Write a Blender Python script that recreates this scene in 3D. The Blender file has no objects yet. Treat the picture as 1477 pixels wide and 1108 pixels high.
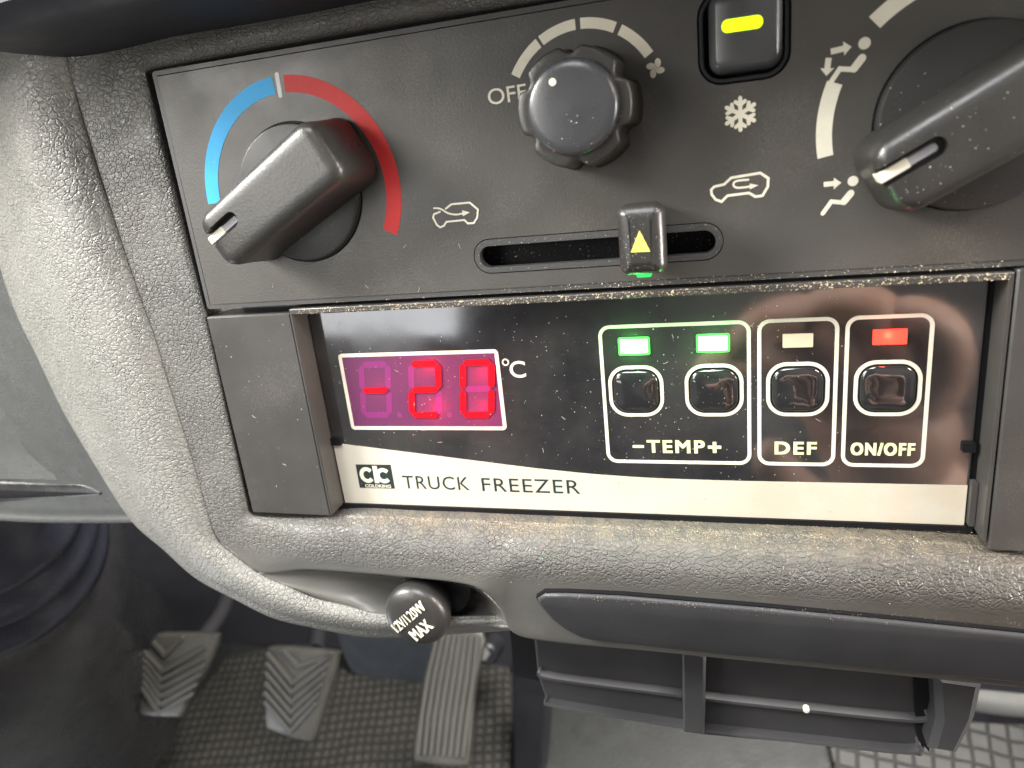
import bpy, bmesh, math, random
from mathutils import Vector, Matrix
from mathutils.geometry import tessellate_polygon
random.seed(7)
rad = math.radians
C = bpy.context.scene.collection
SC = bpy.context.scene

# ------------------------------------------------------------------ frames, camera, light
TILT = rad(20)                                   # the dash face leans back
CAM_H = 0.66                                     # camera height above the cab floor
N_AX = Vector((0, -math.cos(TILT), math.sin(TILT)))
V_AX = Vector((0, math.sin(TILT), math.cos(TILT)))
CD = 0.187                                       # camera to dash distance
DORG = Vector((0, 0, CAM_H)) - N_AX * CD
def frame(o, x, y, z):
    m = Matrix.Identity(4)
    for i in range(3):
        m[i][0] = x[i]; m[i][1] = y[i]; m[i][2] = z[i]; m[i][3] = o[i]
    return m
DASH = frame(DORG, Vector((1, 0, 0)), V_AX, N_AX)
ea, eb, ec = -0.335238, 0.271115, -0.108734
RC = Matrix.Rotation(ec, 3, 'Z') @ Matrix.Rotation(eb, 3, 'Y') @ Matrix.Rotation(ea, 3, 'X')
FPX = 1035.06
CAMP = Vector((0, 0, CAM_H))
RW = DASH.to_3x3() @ RC
cam = bpy.data.cameras.new('camera'); co = bpy.data.objects.new('camera', cam); C.objects.link(co)
mw = RW.to_4x4(); mw.translation = CAMP; co.matrix_world = mw
cam.sensor_width = 36; cam.lens = 36 * FPX / 1477; cam.clip_start = 0.005; cam.clip_end = 30
cam.dof.use_dof = True; cam.dof.focus_distance = 0.205; cam.dof.aperture_fstop = 14
SC.camera = co
SC.view_settings.view_transform = 'Standard'; SC.view_settings.look = 'None'
SC.view_settings.gamma = 1; SC.view_settings.exposure = 0.85; SC.view_settings.use_curve_mapping = False

w = bpy.data.worlds.new('World'); SC.world = w; w.use_nodes = True
wn = w.node_tree.nodes; wl = w.node_tree.links
bgn = wn['Background']
tcw = wn.new('ShaderNodeTexCoord'); mpw = wn.new('ShaderNodeMapping'); grw = wn.new('ShaderNodeTexNoise'); rpw = wn.new('ShaderNodeValToRGB')
grw.inputs['Scale'].default_value = 1.6; grw.inputs['Detail'].default_value = 1.5
wl.new(tcw.outputs['Generated'], mpw.inputs[0]); wl.new(mpw.outputs[0], grw.inputs['Vector']); wl.new(grw.outputs[0], rpw.inputs[0])
rpw.color_ramp.elements[0].position = .38; rpw.color_ramp.elements[0].color = (.16, .16, .17, 1)
rpw.color_ramp.elements[1].position = .62; rpw.color_ramp.elements[1].color = (.62, .60, .56, 1)
wl.new(rpw.outputs[0], bgn.inputs[0]); bgn.inputs[1].default_value = 0.40

def area(name, uvn, target, size, power, col, sy=None):
    l = bpy.data.lights.new(name, 'AREA'); l.energy = power; l.color = col; l.size = size
    if sy: l.shape = 'RECTANGLE'; l.size_y = sy
    o = bpy.data.objects.new(name, l); C.objects.link(o)
    p = DASH @ (Vector(uvn) * .001); t = DASH @ (Vector(target) * .001)
    o.matrix_world = Matrix.Translation(p) @ (t - p).to_track_quat('-Z', 'Y').to_matrix().to_4x4()
    return o
area('side_window_light', (520, 300, 210), (0, -30, 0), .16, 2.4, (1, .87, .76))
area('door_window_light', (-660, 330, 300), (-140, -20, 0), .24, 8.6, (1, .97, .92))
area('roof_light', (-120, 640, 420), (-40, -90, 0), .42, 5.0, (.95, .97, 1))
area('rear_window_light', (-560, -225, 900), (-95, -42, 0), .26, .17, (.95, .97, 1), .085)
area('boot_fill_light', (-540, -470, 40), (-330, -360, -260), .16, .35, (.92, .95, 1))  # unseen lamp added for highlights on the column boot
area('windscreen_light', (160, 620, -60), (70, -115, 150), .35, 20, (1, .96, .90))
area('hand_fill_light', (500, -60, -15), (70, -140, 165), .22, 7.5, (1, .93, .88))  # unseen lamp added level with the dash to brighten the mirrored hand
area('footwell_light', (-420, 60, 420), (-250, -500, -350), .3, 1.1, (1, .97, .92))

# ------------------------------------------------------------------ helpers
def ray(px, py):
    return (RW @ Vector((px - 738.5, -(py - 554), -FPX))).normalized()
def at(px, py, n=0.0, M=DASH):
    """photo measurement -> local mm in frame M, at height n above its plane"""
    Mi = M.inverted(); o = Mi @ CAMP; d = Mi.to_3x3() @ ray(px, py)
    t = (n * .001 - o.z) / d.z
    p = o + d * t
    return Vector((p.x * 1000, p.y * 1000, n))
def rpt(px, py, dist): return CAMP + ray(px, py) * dist

FR = {}; OR = {}
def tag(o, label=None, cat=None, group=None, kind=None):
    if label: o['label'] = label
    if cat: o['category'] = cat
    if group: o['group'] = group
    if kind: o['kind'] = kind
    return o
def thing(name, label, cat, org=(0, 0, 0), M=DASH, group=None):
    o = bpy.data.objects.new(name, None); C.objects.link(o); o.empty_display_size = .01
    o.matrix_world = M @ Matrix.Translation(Vector(org) * .001)
    OR[o.name] = Vector(org); FR[o.name] = M
    return tag(o, label, cat, group)

class MB:
    def __init__(s): s.v = []; s.f = []
    def add(s, vs, fs):
        b = len(s.v); s.v += [Vector(p) for p in vs]; s.f += [tuple(i + b for i in f) for f in fs]; return s
    def build(s, name, m, parent=None, M=DASH, org=None, bevel=0, bang=35, seg=2, smooth=32, sub=0, fn=None):
        if parent is not None: o0 = OR[parent.name]
        else: o0 = Vector(org) if org is not None else Vector((0, 0, 0))
        me = bpy.data.meshes.new(name)
        vs = [fn(p) if fn else p for p in s.v]
        me.from_pydata([(p - o0) * .001 for p in vs], [], s.f)
        bm = bmesh.new(); bm.from_mesh(me)
        bmesh.ops.remove_doubles(bm, verts=bm.verts, dist=2e-6)
        bmesh.ops.recalc_face_normals(bm, faces=bm.faces); bm.to_mesh(me); bm.free()
        me.materials.append(m)
        me.shade_smooth()
        if smooth < 179: me.set_sharp_from_angle(angle=rad(smooth))
        o = bpy.data.objects.new(name, me); C.objects.link(o)
        if parent is not None: o.parent = parent; OR[o.name] = o0
        else: o.matrix_world = M @ Matrix.Translation(o0 * .001); OR[o.name] = o0
        if bevel:
            b = o.modifiers.new('b', 'BEVEL'); b.width = bevel * .001; b.segments = seg; b.limit_method = 'ANGLE'; b.angle_limit = rad(bang)
            b.harden_normals = False
        if sub:
            q = o.modifiers.new('s', 'SUBSURF'); q.levels = sub; q.render_levels = sub
        return o
def sgn_area(p): return sum(p[i][0] * p[(i + 1) % len(p)][1] - p[(i + 1) % len(p)][0] * p[i][1] for i in range(len(p))) / 2
def ccw(p):
    p = [(q[0], q[1]) for q in p]
    return p if sgn_area(p) > 0 else p[::-1]
def inset(p, d):
    n = len(p); out = []
    for i in range(n):
        a, b, c = Vector(p[i - 1]), Vector(p[i]), Vector(p[(i + 1) % n])
        e1 = (b - a); e2 = (c - b)
        if e1.length < 1e-9 or e2.length < 1e-9: out.append(tuple(b)); continue
        e1.normalize(); e2.normalize()
        n1 = Vector((-e1.y, e1.x)); n2 = Vector((-e2.y, e2.x)); m = n1 + n2
        m = m / max(.35, (1 + n1.dot(n2)))
        out.append((b.x + m.x * d, b.y + m.y * d))
    return out
def prism(mb, poly, prof, capb=True, capt=True):
    """stack of inset rings; prof = [(inset, n), ...] bottom to top"""
    p = ccw(poly); k = len(p); vs = []; fs = []
    for ins, n in prof:
        q = inset(p, ins) if ins else p
        vs += [(x, y, n) for x, y in q]
    for r in range(len(prof) - 1):
        for i in range(k):
            j = (i + 1) % k; fs.append((r * k + i, r * k + j, (r + 1) * k + j, (r + 1) * k + i))
    tri = tessellate_polygon([[Vector((x, y, 0)) for x, y in (inset(p, prof[-1][0]) if prof[-1][0] else p)]])
    L = (len(prof) - 1) * k
    if capt: fs += [tuple(L + i for i in t) for t in tri]
    if capb: fs += [tuple(i for i in reversed(t)) for t in tri]
    return mb.add(vs, fs)
def rrect(u0, u1, v0, v1, r, seg=6):
    if u0 > u1: u0, u1 = u1, u0
    if v0 > v1: v0, v1 = v1, v0
    out = []
    for cx, cy, a in ((u1 - r, v1 - r, 0), (u0 + r, v1 - r, 90), (u0 + r, v0 + r, 180), (u1 - r, v0 + r, 270)):
        for i in range(seg + 1):
            t = rad(a + 90 * i / seg); out.append((cx + r * math.cos(t), cy + r * math.sin(t)))
    return out
def ringp(mb, outer, inner, n0, n1):
    o = ccw(outer); i_ = ccw(inner); k = len(o)
    vs = [(x, y, n0) for x, y in o] + [(x, y, n1) for x, y in o] + [(x, y, n1) for x, y in i_] + [(x, y, n0) for x, y in i_]
    fs = []
    for i in range(k):
        j = (i + 1) % k
        for r in range(3): fs.append((r * k + i, r * k + j, (r + 1) * k + j, (r + 1) * k + i))
        fs.append((3 * k + i, 3 * k + j, j, i))
    return mb.add(vs, fs)
def frame_line(mb, poly, wd, n0, n1): return ringp(mb, ccw(poly), inset(ccw(poly), wd), n0, n1)
def arcband(mb, c, r0, r1, a0, a1, n0, n1, seg=48):
    pts = []
    for i in range(seg + 1):
        t = rad(a0 + (a1 - a0) * i / seg); pts.append((c[0] + r1 * math.cos(t), c[1] + r1 * math.sin(t)))
    for i in range(seg, -1, -1):
        t = rad(a0 + (a1 - a0) * i / seg); pts.append((c[0] + r0 * math.cos(t), c[1] + r0 * math.sin(t)))
    return prism(mb, pts, [(0, n0), (0, n1)])
def circle(c, r, seg=32, ry=None, a=0): 
    out = []
    for i in range(seg):
        t = 2 * math.pi * i / seg; x = r * math.cos(t); y = (ry or r) * math.sin(t)
        out.append((c[0] + x * math.cos(a) - y * math.sin(a), c[1] + x * math.sin(a) + y * math.cos(a)))
    return out
def smoothline(pts, k=4, closed=False):
    P = [Vector(p) for p in pts]; n = len(P); out = []
    rng = n if closed else n - 1
    for i in range(rng):
        if closed: a, b, c, d = P[(i - 1) % n], P[i], P[(i + 1) % n], P[(i + 2) % n]
        else: a, b, c, d = P[max(i - 1, 0)], P[i], P[i + 1], P[min(i + 2, n - 1)]
        for s in range(k):
            t = s / k
            out.append(.5 * ((2 * b) + (c - a) * t + (2 * a - 5 * b + 4 * c - d) * t * t + (3 * b - a - 3 * c + d) * t ** 3))
    if not closed: out.append(P[-1].copy())
    return out
def stroke(mb, path, wd, n0, n1, closed=False, cap=True):
    P = [Vector(p[:2]) for p in path]; k = len(P); h = wd / 2; Lf = []; Rt = []
    for i in range(k):
        if closed: a, c = P[i - 1], P[(i + 1) % k]
        else: a, c = P[max(i - 1, 0)], P[min(i + 1, k - 1)]
        b = P[i]
        e1 = (b - a) if (b - a).length > 1e-9 else (c - b); e2 = (c - b) if (c - b).length > 1e-9 else e1
        e1 = e1.normalized(); e2 = e2.normalized(); n1_ = Vector((-e1.y, e1.x)); n2_ = Vector((-e2.y, e2.x))
        m = (n1_ + n2_) / max(.5, 1 + n1_.dot(n2_))
        Lf.append(b + m * h); Rt.append(b - m * h)
    if closed: return ringp(mb, [tuple(p) for p in Lf], [tuple(p) for p in Rt], n0, n1) if sgn_area([tuple(p) for p in Lf]) * sgn_area([tuple(p) for p in Rt]) > 0 else mb
    capE = []; capS = []
    if cap:
        d = (P[-1] - P[-2]).normalized(); nn = Vector((-d.y, d.x))
        capE = [P[-1] + nn * h * math.cos(t) + d * h * math.sin(t) for t in (rad(36), rad(72), rad(108), rad(144))]
        d = (P[0] - P[1]).normalized(); nn = Vector((-d.y, d.x))
        capS = [P[0] + nn * h * math.cos(t) + d * h * math.sin(t) for t in (rad(36), rad(72), rad(108), rad(144))]
    poly = Lf + capE + Rt[::-1] + capS
    return prism(mb, [tuple(p) for p in poly], [(0, n0), (0, n1)])
def lathe(mb, c, prof, seg=64, rf=None, cap=True):
    vs = []; fs = []; m = len(prof)
    for r, n in prof:
        for i in range(seg):
            a = 2 * math.pi * i / seg; rr = r * (rf(a, r, n) if rf else 1)
            vs.append((c[0] + rr * math.cos(a), c[1] + rr * math.sin(a), n))
    for k in range(m - 1):
        for i in range(seg):
            j = (i + 1) % seg; fs.append((k * seg + i, k * seg + j, (k + 1) * seg + j, (k + 1) * seg + i))
    if cap: fs.append(tuple((m - 1) * seg + i for i in range(seg)))
    return mb.add(vs, fs)
def loft(mb, cols, ku=5, kv=4, ):
    """cols: list of columns, each a list of 3-D mm points; Catmull-Rom both ways"""
    cc = [smoothline(c, kv) for c in cols]; rows = len(cc[0]); grid = []
    for r in range(rows): grid.append(smoothline([c[r] for c in cc], ku))
    nc = len(grid[0]); vs = [p for g in grid for p in g]
    fs = [(r * nc + i, r * nc + i + 1, (r + 1) * nc + i + 1, (r + 1) * nc + i) for r in range(rows - 1) for i in range(nc - 1)]
    return mb.add(vs, fs)
def holed(mb, outer, holes, n0, n1):
    """slab with holes"""
    loops = [ccw(outer)] + [ccw(h)[::-1] for h in holes]
    tri = tessellate_polygon([[Vector((x, y, 0)) for x, y in l] for l in loops]); flat = [p for l in loops for p in l]; k = len(flat)
    vs = [(x, y, n1) for x, y in flat] + [(x, y, n0) for x, y in flat]
    fs = [tuple(t) for t in tri] + [tuple(i + k for i in reversed(t)) for t in tri]; b = 0
    for l in loops:
        for i in range(len(l)):
            j = (i + 1) % len(l); fs.append((b + i, b + j, k + b + j, k + b + i))
        b += len(l)
    return mb.add(vs, fs)
def text(mb, s, u0, u1, v0, v1, n0, n1, bold=0.0, shear=0, rot=0, space=1.0, fat=0.0):
    if fat:                       # heavy letters: shifted copies, each a few microns lower
        k = 0
        for dx in (-1, -.33, .33, 1):
            for dy in (-.6, .6):
                text(mb, s, u0 + fat + dx * fat, u1 - fat + dx * fat, v0 + fat * .6 + dy * fat, v1 - fat * .6 + dy * fat, n0, n1 - .004 * k, bold, shear, rot, space); k += 1
        return mb
    """letters fitted to the box u0..u1, v0..v1"""
    cu = bpy.data.curves.new('t', 'FONT'); cu.body = s; cu.size = 1; cu.offset = bold; cu.extrude = .05; cu.shear = shear; cu.space_character = space
    cu.resolution_u = 4
    o = bpy.data.objects.new('t', cu); C.objects.link(o)
    dg = bpy.context.evaluated_depsgraph_get(); dg.update()
    me = bpy.data.meshes.new_from_object(o.evaluated_get(dg))
    xs = [p.co.x for p in me.vertices]; ys = [p.co.y for p in me.vertices]
    x0, x1, y0, y1 = min(xs), max(xs), min(ys), max(ys)
    cu_, cv_ = (u0 + u1) / 2, (v0 + v1) / 2
    vs = []
    for p in me.vertices:
        x = (p.co.x - x0) / (x1 - x0) * (u1 - u0) - (u1 - u0) / 2; y = (p.co.y - y0) / (y1 - y0) * (v1 - v0) - (v1 - v0) / 2
        vs.append((cu_ + x * math.cos(rot) - y * math.sin(rot), cv_ + x * math.sin(rot) + y * math.cos(rot), n1 if p.co.z > 0 else n0))
    fs = [tuple(f.vertices) for f in me.polygons]
    bpy.data.objects.remove(o); bpy.data.curves.remove(cu); bpy.data.meshes.remove(me)
    return mb.add(vs, fs)
def cut(o, mb):
    """boolean-cut mb (same local coordinates as o's thing) out of o, applied at mm scale"""
    org = OR[o.name]; mats = list(o.data.materials)
    big = o.data.copy(); big.transform(Matrix.Scale(1000, 4)); big.validate()
    a = bpy.data.objects.new('cut_a', big); C.objects.link(a)
    me = bpy.data.meshes.new('cut'); me.from_pydata([p - org for p in mb.v], [], mb.f)
    bm = bmesh.new(); bm.from_mesh(me); bmesh.ops.remove_doubles(bm, verts=bm.verts, dist=1e-4); bmesh.ops.recalc_face_normals(bm, faces=bm.faces); bm.to_mesh(me); bm.free()
    c = bpy.data.objects.new('cut_b', me); C.objects.link(c)
    b = a.modifiers.new('x', 'BOOLEAN'); b.operation = 'DIFFERENCE'; b.object = c; b.solver = 'EXACT'
    dg = bpy.context.evaluated_depsgraph_get(); dg.update()
    nm = bpy.data.meshes.new_from_object(a.evaluated_get(dg)); nm.transform(Matrix.Scale(.001, 4))
    o.data = nm; nm.materials.clear(); nm.materials.append(mats[0])
    nm.shade_smooth(); nm.set_sharp_from_angle(angle=rad(40))
    for q in (a, c): bpy.data.objects.remove(q)

# ------------------------------------------------------------------ materials
def lin(r, g, b):
    f = lambda c: (c / 255 / 12.92) if c / 255 < .04045 else ((c / 255 + .055) / 1.055) ** 2.4
    return (f(r), f(g), f(b), 1)
class Mt:
    def __init__(s, name, col, rough=.5, spec=.5, metal=0, coat=0, ior=None):
        m = bpy.data.materials.new(name); m.use_nodes = True; s.m = m; s.n = m.node_tree.nodes; s.l = m.node_tree.links
        s.b = s.n['Principled BSDF']; s.b.inputs['Base Color'].default_value = (*col[:3], 1); s.b.inputs['Roughness'].default_value = rough
        s.b.inputs['Specular IOR Level'].default_value = spec; s.b.inputs['Metallic'].default_value = metal; s.b.inputs['Coat Weight'].default_value = coat
        if ior: s.b.inputs['IOR'].default_value = ior
        s.tc = s.n.new('ShaderNodeTexCoord'); s.out = s.tc.outputs['Object']; s.h = None; s.col = col
    def noise(s, scale, detail=3, rough=.55, dist=0, vec=None):
        t = s.n.new('ShaderNodeTexNoise'); t.inputs['Scale'].default_value = scale; t.inputs['Detail'].default_value = detail
        t.inputs['Roughness'].default_value = rough; t.inputs['Distortion'].default_value = dist; s.l.new(vec or s.out, t.inputs['Vector']); return t.outputs[0]
    def ramp(s, x, a, b, v0, v1):
        r = s.n.new('ShaderNodeMapRange'); r.inputs[1].default_value = a; r.inputs[2].default_value = b; r.inputs[3].default_value = v0; r.inputs[4].default_value = v1
        s.l.new(x, r.inputs[0]); return r.outputs[0]
    def math(s, op, a, b):
        r = s.n.new('ShaderNodeMath'); r.operation = op
        for i, x in enumerate((a, b)):
            if isinstance(x, (int, float)): r.inputs[i].default_value = x
            else: s.l.new(x, r.inputs[i])
        return r.outputs[0]
    def mix(s, fac, c1, c2):
        r = s.n.new('ShaderNodeMix'); r.data_type = 'RGBA'; s.l.new(fac, r.inputs[0])
        for i, c in ((6, c1), (7, c2)):
            if isinstance(c, tuple): r.inputs[i].default_value = (*c[:3], 1)
            else: s.l.new(c, r.inputs[i])
        return r.outputs[2]
    def base(s, x): s.l.new(x, s.b.inputs['Base Color'])
    def rough(s, x): s.l.new(x, s.b.inputs['Roughness'])
    def bump(s, x, dist, strength=1):
        b = s.n.new('ShaderNodeBump'); b.inputs['Distance'].default_value = dist * .001; b.inputs['Strength'].default_value = strength
        s.l.new(x, b.inputs['Height'])
        if s.h: s.l.new(s.h, b.inputs['Normal'])
        s.h = b.outputs[0]; s.l.new(s.h, s.b.inputs['Normal']); return s
    def emit(s, col, st): s.b.inputs['Emission Color'].default_value = (*col, 1); s.b.inputs['Emission Strength'].default_value = st; return s

def leather(name, col, cell=380, depth=.35, rough=.42, dirt_shade=None, fade=None, stretch=(1, 1.25, 1)):
    m = Mt(name, col, rough, .5)
    # warped coordinates give irregular hide-like cells
    mp = m.n.new('ShaderNodeMapping'); mp.inputs['Scale'].default_value = stretch; m.l.new(m.out, mp.inputs[0])
    wv = m.n.new('ShaderNodeTexNoise'); wv.inputs['Scale'].default_value = cell * .8; wv.inputs['Detail'].default_value = 2; m.l.new(m.out, wv.inputs['Vector'])
    sc = m.n.new('ShaderNodeVectorMath'); sc.operation = 'MULTIPLY_ADD'; m.l.new(wv.outputs['Color'], sc.inputs[0])
    sc.inputs[1].default_value = (.62 / cell,) * 3; m.l.new(mp.outputs[0], sc.inputs[2])
    hs = []
    for k, wt in ((1, 1.0), (1.9, .5)):
        v = m.n.new('ShaderNodeTexVoronoi'); v.feature = 'DISTANCE_TO_EDGE'; v.inputs['Scale'].default_value = cell * k; m.l.new(sc.outputs[0], v.inputs['Vector'])
        r = m.ramp(v.outputs[0], 0.01, .17, 0, 1); r.node.interpolation_type = 'SMOOTHERSTEP'
        hs.append(m.math('MULTIPLY', r, wt))
    fine = m.noise(cell * 5, 3)
    h = m.math('MULTIPLY', m.math('ADD', hs[0], hs[1]), m.ramp(m.noise(90, 3), .35, .65, .3, 1))
    big = m.ramp(m.noise(18, 4), .3, .7, 0, 1)
    c = m.mix(big, tuple(x * .86 for x in col[:3]), col)
    groove = m.ramp(hs[0], 0, .6, .38, 0)
    if fade:
        sp = m.n.new('ShaderNodeSeparateXYZ'); m.l.new(m.out, sp.inputs[0]); fd = m.ramp(sp.outputs[1], fade[0], fade[1], 0.04, 1)
        h = m.math('MULTIPLY', h, fd); groove = m.math('MULTIPLY', groove, fd)
    m.bump(h, depth); m.bump(fine, depth * .05)
    c = m.mix(groove, c, tuple(x * .45 for x in col[:3]))
    if dirt_shade:
        c = m.mix(m.ramp(m.noise(45, 5, .65), .55, .85, 0, .3), c, dirt_shade)
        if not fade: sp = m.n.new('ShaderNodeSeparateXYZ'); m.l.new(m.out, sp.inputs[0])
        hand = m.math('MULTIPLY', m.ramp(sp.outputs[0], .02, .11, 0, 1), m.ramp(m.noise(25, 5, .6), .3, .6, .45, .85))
        c = m.mix(hand, c, (.040, .031, .023))  # brown grime and the hand's shade painted into the colour towards the right
        if fade:
            top_ = m.math('MULTIPLY', m.ramp(sp.outputs[1], -.0022, .0028, 0, 1), m.ramp(m.noise(160, 5, .7), .38, .65, .0, .42))
            top_ = m.math('MULTIPLY', top_, m.ramp(sp.outputs[0], -.092, -.07, 0, 1))
            below = m.ramp(sp.outputs[1], .0032, .0042, 1, 0)
            c = m.mix(m.math('MULTIPLY', top_, below), c, (.30, .245, .16))
    m.base(c); m.rough(m.ramp(m.noise(150, 3), .3, .7, rough - .08, rough + .12))
    return m.m
def satin(name, col, rough=.45, spec=.5, grain=2500, gd=.03, mott=.12, dust=0, smud=0):
    m = Mt(name, col, rough, spec)
    m.bump(m.noise(grain, 2), gd)
    c = m.mix(m.ramp(m.noise(40, 5, .6), .3, .7, 0, 1), tuple(x * (1 - mott) for x in col[:3]), tuple(x * (1 + mott) for x in col[:3]))
    if dust: c = m.mix(m.ramp(m.math('MULTIPLY', m.noise(30, 4, .6), m.noise(2600, 2, .7)), .30, .42, 0, dust), c, (.42, .38, .31))
    m.base(c); m.rough(m.ramp(m.noise(55, 5, .6), .3, .7, rough - .07, rough + .1))
    return m.m
M = {}
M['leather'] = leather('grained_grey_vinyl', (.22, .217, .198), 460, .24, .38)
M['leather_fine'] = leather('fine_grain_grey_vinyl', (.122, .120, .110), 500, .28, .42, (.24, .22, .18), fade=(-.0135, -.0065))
M['recess'] = satin('recess_plastic', (.13, .13, .125), .45, .5, 900, .05, .15)
M['knee'] = leather('knee_panel_plastic', (.062, .066, .064), 900, .06, .5)
M['panel'] = satin('panel_dark_plastic', (.064, .061, .055), .38, .5, 1500, .05, .10, .10)
M['bezel'] = satin('panel_bezel_plastic', (.055, .055, .054), .42, .5, 2600, .03, .1, .1)
M['housing'] = satin('housing_plastic', (.050, .048, .045), .36, .5, 1800, .02, .15, .1)
M['knob'] = satin('knob_plastic', (.028, .027, .025), .34, .6, 1100, .05, .25, .06)
M['knobdark'] = satin('knob_disc_plastic', (.024, .024, .023), .36, .5, 1500, .02, .15, .06)
M['sheen'] = satin('knob_cap_plastic', (.042, .044, .047), .27, .6, 1500, .02, .15, .06)
M['black'] = satin('black_void', (.006, .006, .007), .6, .2)
M['dark'] = satin('dark_plastic', (.009, .009, .012), .5, .4, 1200, .03)
M['tray'] = satin('tray_plastic', (.034, .034, .036), .45, .5, 1500, .04, .15)
M['lip'] = satin('pocket_lip_plastic', (.06, .06, .063), .4, .5, 1500, .04, .15)
M['gloss'] = None
g = Mt('glossy_black_face', (.012, .012, .013), .045, .5, ior=2.1)
g.rough(g.ramp(g.noise(35, 5, .6), .4, .7, .05, .14)); 
g.base(g.mix(g.ramp(g.noise(25, 5, .65), .42, .8, 0, .10), (.014, .014, .015), (.4, .38, .34)))
g.bump(g.noise(9, 1), .25); M['gloss'] = g.m
def ink(name, col, st=0, rough=.5):
    m = Mt(name, col, rough, .3)
    m.base(m.mix(m.ramp(m.noise(120, 4, .6), .35, .75, 0, 1), tuple(col[:3]), tuple(x * .86 for x in col[:3])))
    if st: m.emit(col[:3], st)
    return m.m
M['cream'] = ink('cream_print', (.80, .76, .62))
M['cream2'] = ink('cream_frame_print', (.70, .68, .56))
M['yellowtext'] = ink('pale_yellow_print', (.82, .84, .46))
M['white'] = ink('white_print', (.78, .78, .76))
M['blue'] = ink('blue_print', (.04, .43, .86))
M['red'] = ink('red_print', (.60, .034, .032))
st_ = Mt('cream_strip', (.53, .51, .43), .38, .4)
sp_ = st_.n.new('ShaderNodeSeparateXYZ'); st_.l.new(st_.out, sp_.inputs[0])
tan_ = st_.math('MULTIPLY', st_.ramp(sp_.outputs[0], -.04, .09, .1, 1), st_.ramp(st_.noise(38, 6, .65), .38, .72, .1, .8))  # tan mottling, stronger towards the right
st_.base(st_.mix(st_.ramp(st_.noise(420, 3, .6), .68, .74, 0, .35), st_.mix(tan_, (.53, .51, .43), (.44, .35, .24)), (.22, .17, .11))); M['strip'] = st_.m
M['green_ink'] = ink('dark_green_print', (.018, .03, .026))
M['tri'] = ink('yellow_print', (.82, .80, .14))
M['insert'] = ink('grey_pointer_insert', (.36, .36, .38))
M['film'] = Mt('display_film', (.11, .018, .075), .5, .5).m
M['seg_off'] = Mt('segment_unlit', (.185, .02, .13), .4).m
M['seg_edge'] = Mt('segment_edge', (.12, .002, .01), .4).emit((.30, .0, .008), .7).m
M['seg_on'] = Mt('segment_lit', (.12, .002, .006), .5, .15).emit((1, .002, .012), .72).m
M['led_green'] = Mt('green_led', (.5, .9, .5), .4).emit((.55, 1, .5), 5).m
M['led_green_halo'] = Mt('green_led_halo', (.1, .5, .1), .4).emit((.02, 1, .03), .75).m
M['led_red'] = Mt('red_led', (.7, .05, .03), .35).emit((1, .05, .03), .9).m
M['led_redhot'] = Mt('red_led_centre', (.7, .2, .1), .35).emit((1, .22, .1), 1.0).m
M['led_off'] = ink('led_unlit', (.66, .58, .42))
M['lamp'] = Mt('lit_switch_lamp', (.6, .8, .02), .4).emit((.62, .98, .0), 1.0).m
M['green_edge'] = Mt('green_lever_strip', (.05, .7, .1), .4).emit((.02, .7, .12), .7).m
M['rubber'] = satin('pedal_rubber', (.034, .033, .029), .40, .5, 900, .06, .2)
M['boot'] = satin('boot_rubber', (.014, .015, .021), .25, .6, 500, .05, .15)
M['cone'] = satin('column_cover_plastic', (.015, .015, .016), .24, .6, 700, .03, .2)
M['metal'] = Mt('pedal_arm_metal', (.05, .05, .055), .4, .5, .6).m
M['chrome'] = Mt('bright_metal', (.6, .6, .58), .3, .5, .8).m
M['dust'] = ink('dust_flakes', (.60, .56, .47))
M['sand'] = ink('sandy_dust', (.62, .52, .36))
M['cloth'] = satin('pale_cloth', (.13, .133, .13), .8, .2, 400, .2)
M['pad'] = satin('blue_grey_pad', (.038, .044, .052), .6, .3, 500, .1, .2)
M['floorm'] = satin('floor_vinyl', (.011, .0125, .012), .45, .4, 300, .2, .3)
def grid_mat(name, lo, hi, pitch, gap, ang):
    m = Mt(name, hi, .5, .4)
    wv = m.n.new('ShaderNodeTexNoise'); wv.inputs['Scale'].default_value = 28; m.l.new(m.out, wv.inputs['Vector'])
    wa = m.n.new('ShaderNodeVectorMath'); wa.operation = 'MULTIPLY_ADD'; m.l.new(wv.outputs['Color'], wa.inputs[0]); wa.inputs[1].default_value = (.006,) * 3; m.l.new(m.out, wa.inputs[2])
    mp = m.n.new('ShaderNodeMapping'); m.l.new(wa.outputs[0], mp.inputs[0]); mp.inputs['Rotation'].default_value = (0, 0, rad(ang)); mp.inputs['Scale'].default_value = (1 / pitch,) * 3
    sp = m.n.new('ShaderNodeSeparateXYZ'); m.l.new(mp.outputs[0], sp.inputs[0])
    def tri(x): return m.math('ABSOLUTE', m.math('SUBTRACT', m.math('FRACT', x, 0), .5), 0)
    e = m.math('MAXIMUM', tri(sp.outputs[0]), tri(sp.outputs[1]))
    f = m.ramp(e, .5 - gap, .5 - gap * .4, 1, 0)
    m.base(m.mix(m.ramp(m.noise(14, 5, .6), .35, .7, 0, 1), m.mix(f, lo, hi), m.mix(f, lo, tuple(x * .45 for x in hi))))
    m.bump(f, 1.6); return m.m
M['mat'] = grid_mat('ribbed_rubber_mat', (.012, .012, .012), (.042, .040, .034), .0085, .16, -12)
M['mat2'] = grid_mat('passenger_rubber_mat', (.010, .010, .010), (.055, .055, .052), .0140, .10, 8)

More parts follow.
